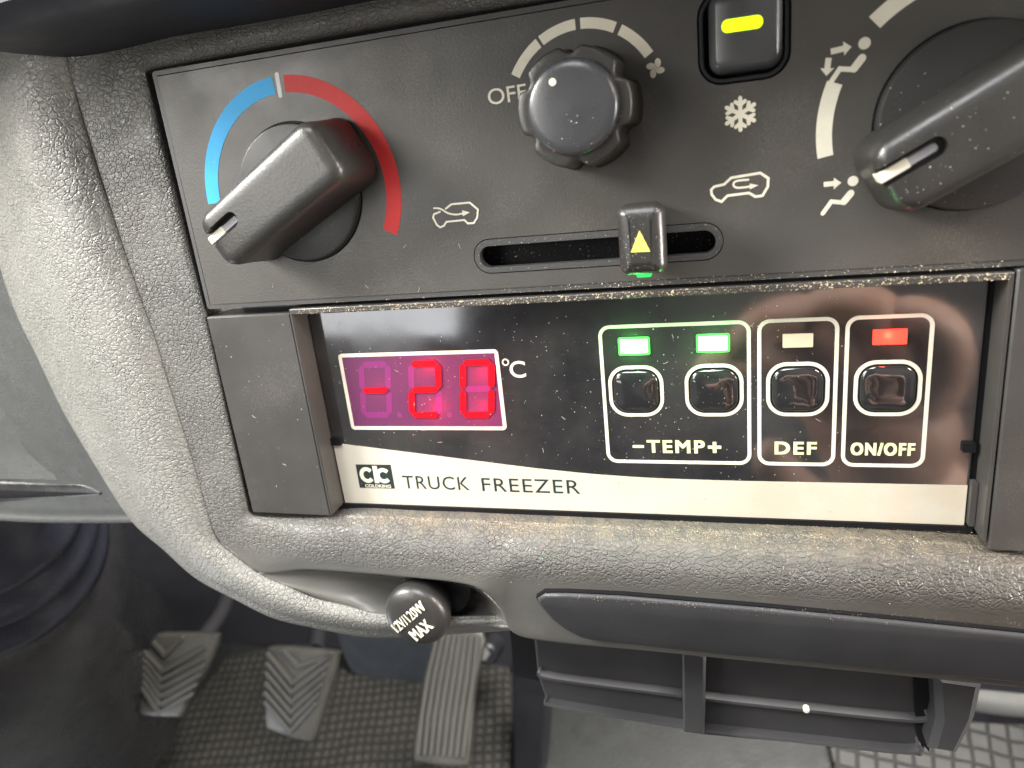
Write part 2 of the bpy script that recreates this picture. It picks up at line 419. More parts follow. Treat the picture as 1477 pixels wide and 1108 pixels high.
# ------------------------------------------------------------------ cab floor and firewall
FLOOR = Matrix.Identity(4)
def fl(px, py, n=0): return at(px, py, n, FLOOR)
o = prism(MB(), [(-1500, -500), (1300, -500), (1300, 900), (-1500, 900)], [(0, -8), (0, 0)]).build('floor', M['floorm'], M=FLOOR); tag(o, kind='structure')
o = MB().add([(-1500, 365, 0), (1300, 365, 0), (1300, 520, 240), (-1500, 520, 240), (1300, 520, 900), (-1500, 520, 900)], [(0, 1, 2, 3), (3, 2, 4, 5)]).build('firewall', M['dark'], M=FLOOR); tag(o, kind='structure')
q = [fl(*p) for p in ((195, 1140), (262, 1040), (330, 950), (470, 925), (735, 948), (742, 1150), (500, 1250))]
m1 = prism(MB(), q, [(0, .5), (0, 4), (2, 6)])
o = m1.build('driver_floor_mat', M['mat'], M=FLOOR); tag(o, 'dark rubber driver mat with small moulded squares under the pedals', 'floor mat')
q = [fl(*p) for p in ((1185, 1040), (1560, 1052), (1640, 1230), (1225, 1230))]
o = prism(MB(), q, [(0, .5), (0, 5), (2, 8)]).build('passenger_floor_mat', M['mat2'], M=FLOOR); tag(o, 'grey rubber mat of coarse squares at the lower right corner', 'floor mat')
q = [fl(*p) for p in ((1412, 998), (1600, 1004), (1620, 1046), (1405, 1034))]
o = prism(MB(), smoothline([v.to_2d() for v in q], 4, True), [(0, 8), (1, 20), (6, 24)]).build('pale_cloth', M['cloth'], M=FLOOR, smooth=60); tag(o, 'pale grey cloth edge lying above the passenger floor mat', 'cloth')

# ------------------------------------------------------------------ pedals
def pedal(name, label, poly, dist, nrm, ribs, depth=9, arm=None, rw=3.1, rh=2.4, group=None):
    cx = sum(p[0] for p in poly) / len(poly); cy = sum(p[1] for p in poly) / len(poly)
    Q = rpt(cx, cy, dist); Z = Vector(nrm).normalized(); X = Vector((1, 0, 0)); X = (X - Z * X.dot(Z)).normalized(); Y = Z.cross(X)
    F = frame(Q, X, Y, Z)
    t = thing(name, label, 'pedal', (0, 0, -depth), F)
    pl = [at(x, y, 0, F).to_2d() for x, y in poly]
    pl = smoothline([Vector(p) for p in pl], 3, True)
    mb = prism(MB(), pl, [(2, -depth), (0, -depth + 2), (0, -2), (.8, -.6), (2.2, 0)])
    pad = mb.build('pedal_pad', M['rubber'], t, smooth=50)
    r = MB()
    for path in ribs: stroke(r, [at(x, y, 0, F).to_2d() for x, y in path], rw, -1, rh)
    r.build('tread_rib', M['rubber'], pad, bevel=.5)
    if arm:
        a = MB(); pts = [F.inverted() @ rpt(*p) * 1000 for p in arm]
        pts = smoothline(pts, 6); k = 10; vs = []; fs = []
        for i, p in enumerate(pts):
            d = (pts[min(i + 1, len(pts) - 1)] - pts[max(i - 1, 0)]).normalized(); s1 = d.cross(Vector((0, 0, 1))).normalized(); s2 = d.cross(s1)
            for j in range(k):
                an = 2 * math.pi * j / k; vs.append(p + s1 * math.cos(an) * 7 + s2 * math.sin(an) * 7)
        for i in range(len(pts) - 1):
            for j in range(k): fs.append((i * k + j, i * k + (j + 1) % k, (i + 1) * k + (j + 1) % k, (i + 1) * k + j))
        a.add(vs, fs).build('pedal_arm', M['metal'], t, smooth=60)
    return t
def z8(l): return [(x / 2.5466 + 180, y / 2.5466 + 760) for x, y in l]
def zz(x, y): return z8([(x, y)])[0]
rb = []
for k in range(8):
    y = 500 + k * 30; rb.append(z8([(76 - k * 2.2, y - 40 - k * 4), (140 - k * 1.5, y + 30), (min(300, 318 - k * 14), y - 62 + k * 5)]))
rb = rb[:6] + [z8([(110, 425), (150, 470), (215, 405)])]
pedal('clutch_pedal', 'left pedal, square rubber pad with V ribs and dark arm', z8([(108, 402), (135, 393), (315, 395), (334, 412), (320, 465), (285, 540), (238, 610), (205, 693), (180, 703), (62, 695), (49, 678), (51, 640), (68, 520), (90, 430)]),
      .66, (.1, -.72, .68), rb, arm=[(290, 925, .70), (325, 870, .74), (335, 800, .8)])
rb = []
for k in range(11):
    y = 500 + k * 36; xl = 526 - min(k, 5) * 2; xr = 775 - k * 11
    rb.append(z8([(xl + 4, y - 72 + (0 if k > 1 else 0)), (618 - k * 1.0, y + 34), (xr - 8, y - 66)]) if y + 34 < 790 and y - 72 > 440 else z8([(545 + (0 if y > 500 else 40), 452), (640, y + 40 - (30 if k == 0 else 0)), (765, y - 36)]) if y < 540 else z8([(xl + 8, y - 72), (600, y + 5), (650, y - 30)]))
rb = [r for r in rb if max(p[1] for p in r) < 760 + 780 / 2.5466]
pedal('brake_pedal', 'middle pedal, rubber pad with deep V grooves', z8([(538, 440), (765, 458), (780, 480), (762, 560), (724, 680), (694, 780), (662, 792), (535, 752), (513, 722), (514, 600), (522, 480)]),
      .64, (.08, -.70, .70), rb, arm=[(455, 940, .68), (462, 880, .74), (465, 800, .8)])
ap = z8([(1150, 372), (1312, 385), (1302, 500), (1282, 620), (1264, 850), (1240, 884), (1090, 872), (1059, 838), (1074, 700), (1098, 540), (1128, 440)])
rb = []
for k in range(8):
    f = (k + .5) / 8
    L = [(1140, 400), (1106, 545), (1082, 700), (1070, 830)]; Rr = [(1306, 410), (1296, 545), (1274, 700), (1258, 840)]
    rb.append(z8([(a[0] + (b[0] - a[0]) * f, a[1] + (b[1] - a[1]) * f) for a, b in zip(L, Rr)]))
pedal('accelerator_pedal', 'long right pedal with lengthwise ribs below the socket cap', ap, .62, (.05, -.55, .83), rb, depth=8, rw=3.0, arm=[(680, 930, .66), (700, 880, .72), (700, 820, .78)])
# blue-grey insulation pad and the panel beside the accelerator
q = [rpt(488, 880, .78), rpt(640, 880, .78), rpt(640, 985, .76), rpt(560, 985, .75), rpt(505, 965, .755), rpt(488, 930, .77)]
F2 = frame(q[0], Vector((1, 0, 0)), Vector((0, .3, .95)).normalized(), Vector((0, -.95, .3)).normalized())
o = prism(MB(), smoothline([at(x, y, 0, F2).to_2d() for x, y in ((488, 860), (660, 870), (650, 1000), (600, 998), (545, 982), (500, 962))], 4, True), [(0, -20), (0, -4), (3, 0)]).build('insulation_pad', M['pad'], M=F2, smooth=50)
tag(o, 'blue grey insulation pad on the firewall between brake and accelerator', 'insulation pad')
F3 = frame(rpt(760, 1000, .66), Vector((1, 0, 0)), Vector((0, .45, .89)).normalized(), Vector((0, -.89, .45)).normalized())
o = prism(MB(), [at(x, y, 0, F3).to_2d() for x, y in ((738, 930), (775, 935), (790, 1000), (772, 1200), (742, 1200))], [(0, -30), (0, -2), (2, 0)]).build('tunnel_panel', M['dark'], M=F3); tag(o, 'black upright panel edge right of the accelerator', 'trim panel')
t = thing('hex_bolt', 'small bright bolt on the firewall right of the socket cap', 'bolt', (0, 0, 0), frame(rpt(702, 944, .7), Vector((1, 0, 0)), Vector((0, .5, .87)).normalized(), Vector((0, -.87, .5)).normalized()))
lathe(MB(), (0, 0), [(11, -20), (11, 0), (9, 2)], 24).build('washer', M['metal'], t)
prism(MB(), circle((-2, 2), 6.5, 6), [(0, 0), (0, 5), (1, 6)]).build('bolt_head', M['chrome'], t)

# ------------------------------------------------------------------ steering column boot (lower left)
bc = rpt(-45, 742, .50)
ax = (rpt(-25, 1000, .80) - bc).normalized(); X = Vector((1, 0, 0)); X = (X - ax * X.dot(ax)).normalized()
FB = frame(bc, X, (-ax).cross(X), -ax)
t = thing('steering_column_boot', 'ribbed black rubber boot over a smooth grey column cover', 'column boot', (0, 0, -300), FB)
lathe(MB(), (0, 0), [(38, 60), (42, 22), (52, 16), (55, 10), (51, 5), (49, 1), (60, -6), (64, -12), (60, -19), (56, -24), (68, -30), (71, -38), (64, -46), (58, -50)], 72, cap=False).build('bellows', M['boot'], t, smooth=179)
cm = MB()
def wob(a, r, n): return 1 + .04 * math.sin(3 * a + n * .02) + .03 * math.sin(5 * a + 1)
lathe(cm, (0, 0), [(52, -46), (70, -56), (84, -75), (92, -105), (102, -160), (116, -220), (134, -280), (155, -330)], 72, rf=wob, cap=False).build('column_cover', M['cone'], t, smooth=179)

# ------------------------------------------------------------------ dashboard mouldings
dash = thing('dashboard', 'grained grey vinyl dashboard moulding surrounding both control panels', 'dashboard', (-30, -110, -30))
A = lambda x, y, n: at(x, y, n)
# surround sheet: columns run from the panel edge outwards; profile = [(t, n)]
narrow = [(0, -5), (.05, -.8), (.16, .8), (.35, .8), (.6, .4), (.85, .1), (1, 0)]
ledgeS = [(0, -3.5), (.1, -.8), (.3, 3), (.55, 5.8), (.75, 6.9), (.9, 7.1), (1, 6.7)]
ledgeL = [(0, -3.5), (.05, -.8), (.14, 3), (.27, 6), (.42, 7.3), (.7, 4.6), (1, 1)]
cor = [(0, -4), (.06, -.4), (.2, 1.2), (.4, 1.6), (.65, 1.4), (.85, .8), (1, .4)]
top = [(0, -4), (.12, 1), (.3, 3), (.5, 3.2), (.7, 2.2), (.85, 1), (1, -2)]
def bl(a, b, w_): return [(p[0] * (1 - w_) + q[0] * w_, p[1] * (1 - w_) + q[1] * w_) for p, q in zip(a, b)]
def en(a, e): return [(t, n + (e - a[-1][1]) * max(0, (t - .3) / .7) ** 1.3) for t, n in a]
c3, c6, s5 = en(bl(cor, ledgeS, .25), .3), en(bl(cor, ledgeS, .55), .5), bl(ledgeS, ledgeL, .5)
sA, sB, sC = en(ledgeS, 1.5), en(ledgeS, 3.2), en(ledgeS, 5)
colsdef = [((1560, -128), (1540, -215), top), ((1200, -63), (1185, -140), top), ((900, -13), (888, -80), top), ((600, 35), (590, -30), top), ((370, 76), (358, 15), top), ((262, 96), (245, 40), bl(top, narrow, .35)), ((226, 103), (175, 45), bl(top, narrow, .7)), ((218, 106), (120, 55), narrow),
 ((219, 112), (95, 82), narrow), ((231, 160), (114, 152), narrow), ((246, 220), (133, 215), narrow), ((268, 310), (162, 308), narrow), ((287, 386), (188, 388), narrow), ((303, 452), (212, 457), narrow), ((318, 520), (234, 523), narrow), ((334, 596), (256, 598), narrow), ((349, 665), (278, 666), narrow), ((361, 722), (297, 730), cor),
 ((366, 739), (313, 775), cor), ((385, 742), (338, 797), c3), ((425, 743), (376, 826), c6), ((472, 742), (440, 822), sA), ((520, 738), (508, 826), sB), ((600, 742), (590, 833), sC), ((665, 744), (655, 840), ledgeS), ((702, 746), (692, 850), ledgeS), ((728, 747), (720, 876), s5), ((750, 748), (741, 911), ledgeL),
 ((800, 750), (800, 924), ledgeL), ((950, 757), (950, 938), ledgeL), ((1100, 763), (1100, 953), ledgeL), ((1250, 770), (1250, 967), ledgeL), ((1400, 779), (1400, 982), ledgeL), ((1560, 800), (1560, 998), ledgeL), ((1700, 815), (1700, 1012), ledgeL)]
cols = []
for i_, o_, pr in colsdef:
    c = [A(i_[0] + (o_[0] - i_[0]) * tt, i_[1] + (o_[1] - i_[1]) * tt, n) for tt, n in pr]
    c = [c[0] + Vector((0, 0, -16))] + c
    L = c[-1]; c.append(L + Vector((0, 0, -3))); c.append(L + Vector((0, 0, -14)))
    cols.append(c)
cols = [[p + Vector((330, 0, 0)) for p in cols[0]], [p + Vector((25, 0, 0)) for p in cols[0]]] + cols + [[p + Vector((25, 0, 0)) for p in cols[-1]], [p + Vector((330, 0, 0)) for p in cols[-1]]]
def surr_fix(p): return p
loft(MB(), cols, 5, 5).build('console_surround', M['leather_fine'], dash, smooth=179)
# side bolster roll
bd = [((60, -60), (-60, -40), (-110, -30)), ((85, 30), (-28, 35), (-72, 45)), ((96, 84), (-14, 100), (-58, 112)), ((113, 150), (-4, 166), (-46, 184)), ((128, 200), (10, 218), (-34, 240)), ((152, 278), (32, 305), (-16, 330)), ((192, 400), (68, 428), (18, 440)), ((220, 477), (99, 500), (54, 516)),
 ((243, 553), (131, 570), (90, 592)), ((275, 655), (168, 660), (138, 672)), ((299, 732), (207, 746), (190, 748)), ((313, 776), (243, 786), (238, 790)), ((337, 799), (288, 828), (286, 832)), ((376, 828), (345, 859), (344, 863)), ((415, 846), (398, 884), (397, 889)), ((455, 863), (455, 898), (455, 903)),
 ((502, 874), (512, 908), (512, 914)), ((541, 884), (552, 911), (552, 917)), ((600, 892), (602, 914), (602, 918)), ((660, 898), (662, 917), (662, 920)), ((741, 906), (745, 922), (745, 924))]
cols = []
for k, (c_, s_, f_) in enumerate(bd):
    hgt = 5.6 if k < 8 else max(5.2 - (k - 8) * .3, 2.2)
    dp = -20 if k < 9 else (-12 if k < 13 else -8)
    P2 = lambda t: (c_[0] + (s_[0] - c_[0]) * t, c_[1] + (s_[1] - c_[1]) * t)
    cc = [A(*c_, -2.5), A(*c_, .15), A(*P2(.15), hgt * .42), A(*P2(.35), hgt * .8), A(*P2(.6), hgt), A(*P2(.84), hgt * .6), A(*s_, -hgt * .35), A(*f_, dp)]
    sink = {len(bd) - 1: 7, len(bd) - 2: 3.5, len(bd) - 3: 1.2}.get(k, 0)
    cc = [p - Vector((0, 0, sink)) for p in cc]
    cc.append(cc[-1] + Vector((6, 6, -16)))
    cols.append(cc)
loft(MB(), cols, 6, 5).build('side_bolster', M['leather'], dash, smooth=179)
# scooped recess for the power socket
sc_ = [((376, 827), (395, 838), (415, 847)), ((440, 823), (448, 846), (455, 864)), ((508, 827), (515, 856), (521, 880)), ((590, 834), (592, 866), (600, 893)), ((655, 841), (650, 874), (651, 898)), ((692, 851), (692, 880), (692, 902)), ((720, 877), (722, 893), (722, 905)), ((740, 909), (741, 909), (741, 908))]
dd = [0, 1.5, 5, 13, 15, 11, 5, 0]; dt = [.2, 1.2, 2.6, 3.5, 5, 5, 2, 0]; cols = []
for (a, b, c_), d_, t_ in zip(sc_, dd, dt):
    cols.append([A(*a, t_ - .3), A(a[0], a[1] + 1, t_ * .6 - d_ * .5), A(a[0] * .7 + b[0] * .3, a[1] * .7 + b[1] * .3, -d_), A(*b, -d_ * .9), A(b[0] * .4 + c_[0] * .6, b[1] * .4 + c_[1] * .6, -d_ * .5), A(*c_, -1.5)])
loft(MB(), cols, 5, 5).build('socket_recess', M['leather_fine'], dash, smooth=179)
# knee panel left of the bolster
kp = []
for y, xs in ((-40, (-420, -260, -150, -60)), (120, (-420, -230, -120, 10)), (300, (-420, -200, -90, 50)), (440, (-420, -150, -50, 70)), (560, (-420, -130, -20, 115)), (650, (-420, -110, 20, 160)), (715, (-420, -100, 50, 205)), (742, (-420, -100, 60, 230)), (748, (-420, -100, 60, 250))):
    kp.append([A(x, y - (8 if (x < 0 and y > 700) else 0), -20 - (3 if x < -90 else 0) - (4 if y > 745 else 0)) for x in xs])
kp.append([p + Vector((0, 3, -50)) for p in kp[-1]])
loft(MB(), kp, 4, 5).build('knee_panel', M['knee'], dash, smooth=179)
mb = MB(); rim = [(-420, 520), (-200, 535), (-60, 560), (-20, 578), (0, 598), (14, 625), (34, 655), (66, 682), (100, 700), (60, 702), (0, 700), (-200, 696), (-420, 690)]
prism(mb, smoothline([A(x, y, -17).to_2d() for x, y in rim], 4, True), [(0, -26), (.0, -20.6), (1.5, -19.8)]).build('column_shroud', M['knee'], dash, smooth=60)
mb = MB(); lp = [(-420, 698), (-120, 700), (0, 704), (60, 705), (100, 706), (126, 716), (132, 724), (100, 728), (0, 732), (-120, 732), (-420, 730)]
prism(mb, smoothline([A(x, y, -14).to_2d() for x, y in lp], 3, True), [(0, -26), (0, -20.4), (1.5, -19.4)]).build('shroud_ledge', M['cone'], dash, smooth=60)
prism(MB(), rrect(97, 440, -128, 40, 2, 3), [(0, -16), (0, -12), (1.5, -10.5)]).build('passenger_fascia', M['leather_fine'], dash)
# dark upper overhang
ov = [(-260, 55), (-50, 66), (0, 73), (88, 83), (177, 72), (253, 54), (370, 36), (470, 18), (560, 0), (700, -26), (900, -62), (1200, -120), (1600, -190)]
pl = [A(x, y, 0).to_2d() for x, y in ov]; pl = [Vector(p) for p in pl]; pl = [p.to_2d() if len(p) > 2 else p for p in smoothline(pl, 3)]
pl = pl + [Vector((pl[-1].x + 340, pl[-1].y)), Vector((pl[-1].x + 340, pl[-1].y + 260)), Vector((pl[0].x - 200, pl[-1].y + 260)), Vector((pl[0].x - 200, pl[0].y))]
prism(MB(), pl, [(0, -12), (0, 34), (1.5, 38), (5, 41)]).build('upper_dash_pad', M['dark'], dash, smooth=40)
# pull-out tray door in the lower face
dr = [(775, 862), (786, 855), (820, 855), (900, 859), (1100, 876), (1300, 895), (1477, 913), (1700, 938), (1700, 1020), (1477, 982), (1335, 968), (1253, 961), (1027, 940), (855, 921), (838, 917), (815, 905), (796, 890), (782, 874)]
al = rad(14)
FDL = frame(Vector((0, -126, 7.15)), Vector((1, 0, 0)), Vector((0, math.cos(al), math.sin(al))), Vector((0, -math.sin(al), math.cos(al))))
FDM = DASH @ frame(Vector((0, -.126, .00715)), FDL.col[0].to_3d(), FDL.col[1].to_3d(), FDL.col[2].to_3d())
g_ = ccw([tuple(at(x, y, 0, FDM).to_2d()) for x, y in dr])
tofd = lambda p: FDL @ (p + Vector((330, 0, 0)) if p.x > 95 else p)
prism(MB(), inset(g_, -.35), [(0, -8), (0, .0)]).build('tray_gap', M['black'], dash, fn=tofd)
prism(MB(), g_, [(.1, -8), (.1, .35), (.45, .95), (1.1, 1.2)]).build('tray_door', M['tray'], dash, smooth=40, fn=tofd)

# ------------------------------------------------------------------ storage bracket under the dash
br = thing('under_dash_pocket', 'dark plastic storage pocket with two thin lips below the dashboard', 'storage pocket', A(1050, 960, -30))
def P(l, n): return [tuple(A(x, y, n).to_2d()) for x, y in l]
prism(MB(), P([(768, 905), (1360, 960), (1345, 1060), (1330, 1095), (1315, 1090), (1012, 1062), (985, 1055), (790, 1020), (775, 975)], -26), [(0, -60), (0, -27), (1, -26)]).build('pocket_body', M['tray'], br)
for rimp in ([(776, 972), (800, 981), (985, 1005), (1015, 1009), (1150, 1024), (1322, 1041), (1337, 1030)], [(786, 1014), (808, 1021), (985, 1050), (1015, 1055), (1150, 1070), (1310, 1087), (1326, 1076)]):
    mb = MB(); pts = smoothline([A(x, y, -22.5) for x, y in rimp], 4)
    stroke(mb, [p.to_2d() for p in pts], 1.1, -28, -22.5)
    mb.build('lip', M['lip'], br, bevel=.5, smooth=50)
prism(MB(), P([(983, 940), (1018, 944), (1016, 1062), (985, 1058)], -17), [(0, -28), (0, -18), (.8, -17)]).build('centre_rib', M['tray'], br, bevel=.4)
prism(MB(), P([(1348, 975), (1420, 985), (1408, 1040), (1382, 1092), (1340, 1085), (1352, 1040)], -15), [(0, -60), (0, -17), (2, -15)]).build('end_post', M['tray'], br, smooth=40)
prism(MB(), P([(1318, 960), (1350, 965), (1340, 1085), (1322, 1060)], -24), [(0, -60), (0, -24)]).build('end_gap', M['black'], br)
lathe(MB(), A(1163, 1025, -18).to_2d(), [(1.0, -19.5), (1.0, -18), (.6, -17.5)], 16).build('glint_dot', M['cream2'], br)  # cream disc painted in for a small bright glint
prism(MB(), P([(735, 905), (800, 925), (790, 985), (742, 975)], -34), [(0, -60), (0, -34)]).build('mounting_bracket', M['dark'], br)

# ------------------------------------------------------------------ power socket cap
ctr = A(597, 893, 8); Zs = Vector((.0, .02, 1)).normalized(); Xs = Vector((1, 0, 0)); Xs = (Xs - Zs * Xs.dot(Zs)).normalized(); Ys = Zs.cross(Xs)
FS = DASH @ frame(ctr * .001, Xs, Ys, Zs)
sk = thing('power_socket', 'round black 12V/120W MAX socket cap under the dashboard', 'power socket', (0, 0, -20), FS)
lathe(MB(), (4, 5), [(12.5, -34), (12.5, -14), (11.6, -12.5), (8, -12)], 48, cap=True).build('socket_ring', M['dark'], sk)
cap_ = lathe(MB(), (0, 0), [(7, -15), (8.4, -13), (10.0, -8), (11.0, -4.5), (11.1, -2.6), (10.5, -1.0), (9.3, .2), (7.2, .8), (3.5, 1.15), (.02, 1.2)], 64).build('socket_cap', M['knob'], sk, smooth=60)
tx = MB(); a0 = rad(41)
text(tx, '12V/120W', -7.6, 7.6, .1, 3.6, .1, 1.38, 0, rot=0, fat=.03)
tv = MB(); text(tv, 'MAX', -4.6, 4.2, -6.0, -1.9, .1, 1.34, 0, fat=.08)
rotm = Matrix.Rotation(a0, 3, 'Z')
for q_ in (tx, tv):
    q_.v = [rotm @ p for p in q_.v]
tx.add(tv.v, tv.f).build('rating_text', M['cream2'], cap_)
t2 = MB(); prism(t2, [(14.2, 1), (16.5, 2), (16.8, 6), (15.4, 11.5), (13.6, 10)], [(0, -24), (0, -16)])
t2.build('ring_label', M['cream'], sk)

# ------------------------------------------------------------------ heater control panel
U0, U1, V0, V1 = -156.0, 150.0, -35.3, 33.9
hp = thing('heater_control_panel', 'dark grey heater panel with three dials, snowflake switch and air slider', 'control panel', ((U0 + U1) / 2, V0, -6))
slot_in = rrect(-64.2, -2.2, -28.0, -22.2, 2.85, 8)
sw_out = rrect(-5.4, 14.9, 10.8, 31.0, 5.6, 8)
OUT = rrect(U0, U1, V0, V1, 1.0, 3)
ringp(MB(), OUT, inset(ccw(OUT), 1.25), -9, 0).build('panel_edge', M['bezel'], hp, bevel=.25)
INN = inset(ccw(OUT), 1.5)
slot_out = rrect(-65.9, -.3, -29.7, -20.2, 4.7, 10)
holed(MB(), INN, [slot_out, rrect(-5.4, 14.9, 10.8, 31.0, 5.6, 8)], -4, .05).build('panel_face', M['panel'], hp)
prism(MB(), inset(ccw(OUT), .6), [(0, -12), (0, -8.5)]).build('panel_back', M['black'], hp)
holed(MB(), inset(ccw(slot_out), .25), [slot_in], -3, .12).build('slot_rim', M['bezel'], hp, bevel=.25)
prism(MB(), inset(ccw(slot_in), -2), [(0, -8), (0, -7)]).build('slot_cavity', M['black'], hp)
# colour bands of the temperature dial
TC = (-115.7, -3.5)
arcband(MB(), TC, 26.8, 31.2, 93.6, 180.5, -.1, .14).build('cold_band', M['blue'], hp)
arcband(MB(), TC, 26.8, 31.2, -26.2, 86.9, -.1, .14).build('hot_band', M['red'], hp)
mb = MB(); stroke(mb, [(-115.9, 28.0 - .0), (-116.0, 22.7)], 1.25, -.1, .16); mb.build('middle_mark', M['white'], hp)
def knob(name, c, hd, R, ang=28.5, mid=False):
    k = lathe(MB(), c, [(R, -1), (R, hd - .8), (R - .35, hd - .15), (R - 1.0, hd), (6, hd + .1), (.02, hd + .1)], 96, cap=False).build('knob_disc', M['knobdark'], hp, smooth=40)
    gp = rrect(-22.6, 24.4, -9.4, 8.4, 4.6, 8)
    gp = [(x, y * (1 - .08 * max(0, -x) / 24 if True else 1)) for x, y in gp]
    prof = [(-1.2, 1.6), (-.9, 4), (-.3, 10), (0, 15.4), (.3, 16.8), (1.0, 17.9), (2.3, 18.5), (3.9, 18.7)]
    mb = prism(MB(), gp, prof)
    Rm = Matrix.Rotation(rad(ang), 3, 'Z'); cv = Vector((c[0], c[1], 0))
    def tf(p): return Rm @ Vector((p.x, p.y, p.z + (p.z / 17) * (.02 * p.x))) + cv
    g_ = mb.build('knob_grip', M['knob'], hp, smooth=60, fn=tf)
    # pointer groove
    gm = prism(MB(), rrect(-40, -9.6, -.9, 3.3, 2.05, 6), [(0, 14.9), (0, 30)]); gm.v = [Rm @ p + cv for p in gm.v]
    cut(g_, gm)
    im = prism(MB(), rrect(-22.7, -10.8, .1, 2.3, 1.0, 5), [(0, 13), (.0, 16.2), (.3, 16.8)])
    im.build('pointer_insert', M['insert'], g_, fn=lambda p: Rm @ Vector((p.x, p.y, p.z + .02 * p.x)) + cv)
    im = prism(MB(), rrect(-22.95, -16.7, .05, 2.35, .3, 2), [(0, 12), (.0, 16.7), (.2, 17.0)])
    im.build('pointer_tip', M['cream2'], g_, fn=lambda p: Rm @ Vector((p.x, p.y, p.z + .02 * p.x)) + cv)
    return g_
knob('temperature_knob', TC, 1.8, 19.0)
MC = (51.7, -2.4)
knob('mode_knob', MC, 4.6, 19.2, 29)
ringp(MB(), circle(TC, 19.5, 96), circle(TC, 19.05, 96), -.1, .09).build('dial_gap', M['black'], hp)
ringp(MB(), circle(MC, 19.75, 96), circle(MC, 19.25, 96), -.1, .09).build('dial_gap', M['black'], hp)
# fan dial
FC = (-32.7, 9.3)
for a0_, a1_ in ((149.6, 121.4), (119.2, 92.1), (88.5, 63.3), (59.5, 32.2)): arcband(MB(), FC, 18.0, 20.4, a0_, a1_, -.1, .14, 16).build('fan_speed_mark', M['cream'], hp)
mb = MB(); text(mb, 'OFF', -57.0, -46.9, 13.2, 17.0, -.05, .14, .004, rot=rad(1)); mb.build('off_text', M['cream'], hp)
def scal(a, r, n):
    s = 1.0
    for k in range(6):
        d = (a - rad(90 + 60 * k) + math.pi) % (2 * math.pi) - math.pi
        s -= .13 * math.exp(-(abs(d) / .135) ** 3)
    return 1 + (s - 1) * (1 if n < 13.9 else 1)
fk = lathe(MB(), FC, [(14.5, -1), (14.4, .6), (13.9, 1.4), (13.7, 3), (13.55, 8), (13.4, 13.0), (13.2, 13.7), (12.8, 13.95), (11.5, 14.05), (10.4, 14.0)], 144, rf=scal, cap=False).build('fan_knob', M['knob'], hp, smooth=55)
lathe(MB(), FC, [(10.6, 12), (10.5, 15.0), (10.25, 15.9), (9.6, 16.4), (8, 16.75), (5, 17.0), (.02, 17.15)], 96, cap=False).build('knob_cap', M['sheen'], fk, smooth=50)
lathe(MB(), (-36.4, 15.0), [(.85, 15), (.85, 17.15), (.7, 17.2)], 24).build('position_dot', M['cream2'], fk)
# fan symbol
mb = MB()
for k in range(4):
    a = rad(62 + 90 * k); c0 = (-15.1 + 1.25 * math.cos(a), 16.4 + 1.25 * math.sin(a)); prism(mb, circle(c0, 1.02, 18, .72, a + .5), [(0, -.05), (0, .14)])
for k in range(4):
    a = rad(62 + 90 * k); stroke(mb, [(-15.1, 16.4), (-15.1 + .8 * math.cos(a - .2), 16.4 + .8 * math.sin(a - .2))], .34, -.05, .13 - .004 * k)
mb.build('fan_symbol', M['cream'], hp)
# snowflake
mb = MB(); sx, sy = 3.9, 4.0
for k in range(6):
    a = rad(90 + 60 * k); d = Vector((math.cos(a), math.sin(a))); c0 = Vector((sx, sy)); z_ = .14 - k * .004
    stroke(mb, [c0, c0 + d * 3.5], .95, -.05, z_)
    for s in (-1, 1):
        d2 = Vector((math.cos(a + s * rad(52)), math.sin(a + s * rad(52)))); b0 = c0 + d * 1.95
        stroke(mb, [b0, b0 + d2 * 1.35], .85, -.05, z_ - .03 - s * .002)
mb.build('snowflake_symbol', M['cream'], hp)
# car symbols
c1 = [(-75.2, -11.95), (-73.9, -12.0), (-71.7, -10.75), (-70.4, -10.1), (-65.2, -10.2), (-63.1, -12.3), (-63.5, -14.4), (-64.5, -15.8), (-66.2, -15.8), (-67.3, -14.7), (-72.4, -14.8), (-73.4, -16.0), (-75.0, -16.1), (-76.2, -14.2), (-76.1, -12.9)]
c1 = [(-74.0, -12.0), (-75.8, -12.5), (-76.2, -13.4), (-75.4, -15.4), (-74.5, -16.1), (-73.4, -15.8), (-72.5, -14.8), (-67.3, -14.7), (-66.4, -15.7), (-64.7, -15.7), (-63.6, -14.4), (-63.1, -12.3), (-65.2, -10.3), (-70.4, -10.3), (-72.2, -11.3)]
mb = MB(); stroke(mb, c1, .5, -.05, .14)
ar = smoothline([Vector(p) for p in ((-75.6, -10.9), (-73.8, -11.2), (-71.6, -12.6), (-69.3, -13.1), (-67.2, -12.9))], 4)
stroke(mb, ar, .46, -.05, .13); prism(mb, [(-67.6, -12.1), (-65.5, -12.85), (-67.6, -13.7)], [(0, -.05), (0, .145)])
mb.build('fresh_air_symbol', M['cream'], hp)
c2 = [(-3.0, -12.6), (-2.3, -11.9), (0, -11.6), (1.7, -10.2), (8.3, -9.7), (10.1, -11.1), (10.0, -13.0), (8.8, -15.0), (7.2, -15.1), (6.2, -14.4), (5.7, -14.1), (.8, -14.3), (.1, -14.9), (-.6, -15.6), (-2.0, -15.0), (-2.9, -13.7)]
mb = MB(); stroke(mb, c2, .62, -.05, .14, closed=True)
lp = smoothline([Vector(p) for p in ((5.6, -11.0), (3.4, -11.0), (2.4, -11.3), (2.2, -12.0), (2.9, -12.6), (4.5, -12.7), (6.2, -12.6))], 4)
stroke(mb, lp, .5, -.05, .13); prism(mb, [(5.9, -11.9), (7.9, -12.5), (5.9, -13.3)], [(0, -.05), (0, .145)])
mb.build('recirculation_symbol', M['cream'], hp)
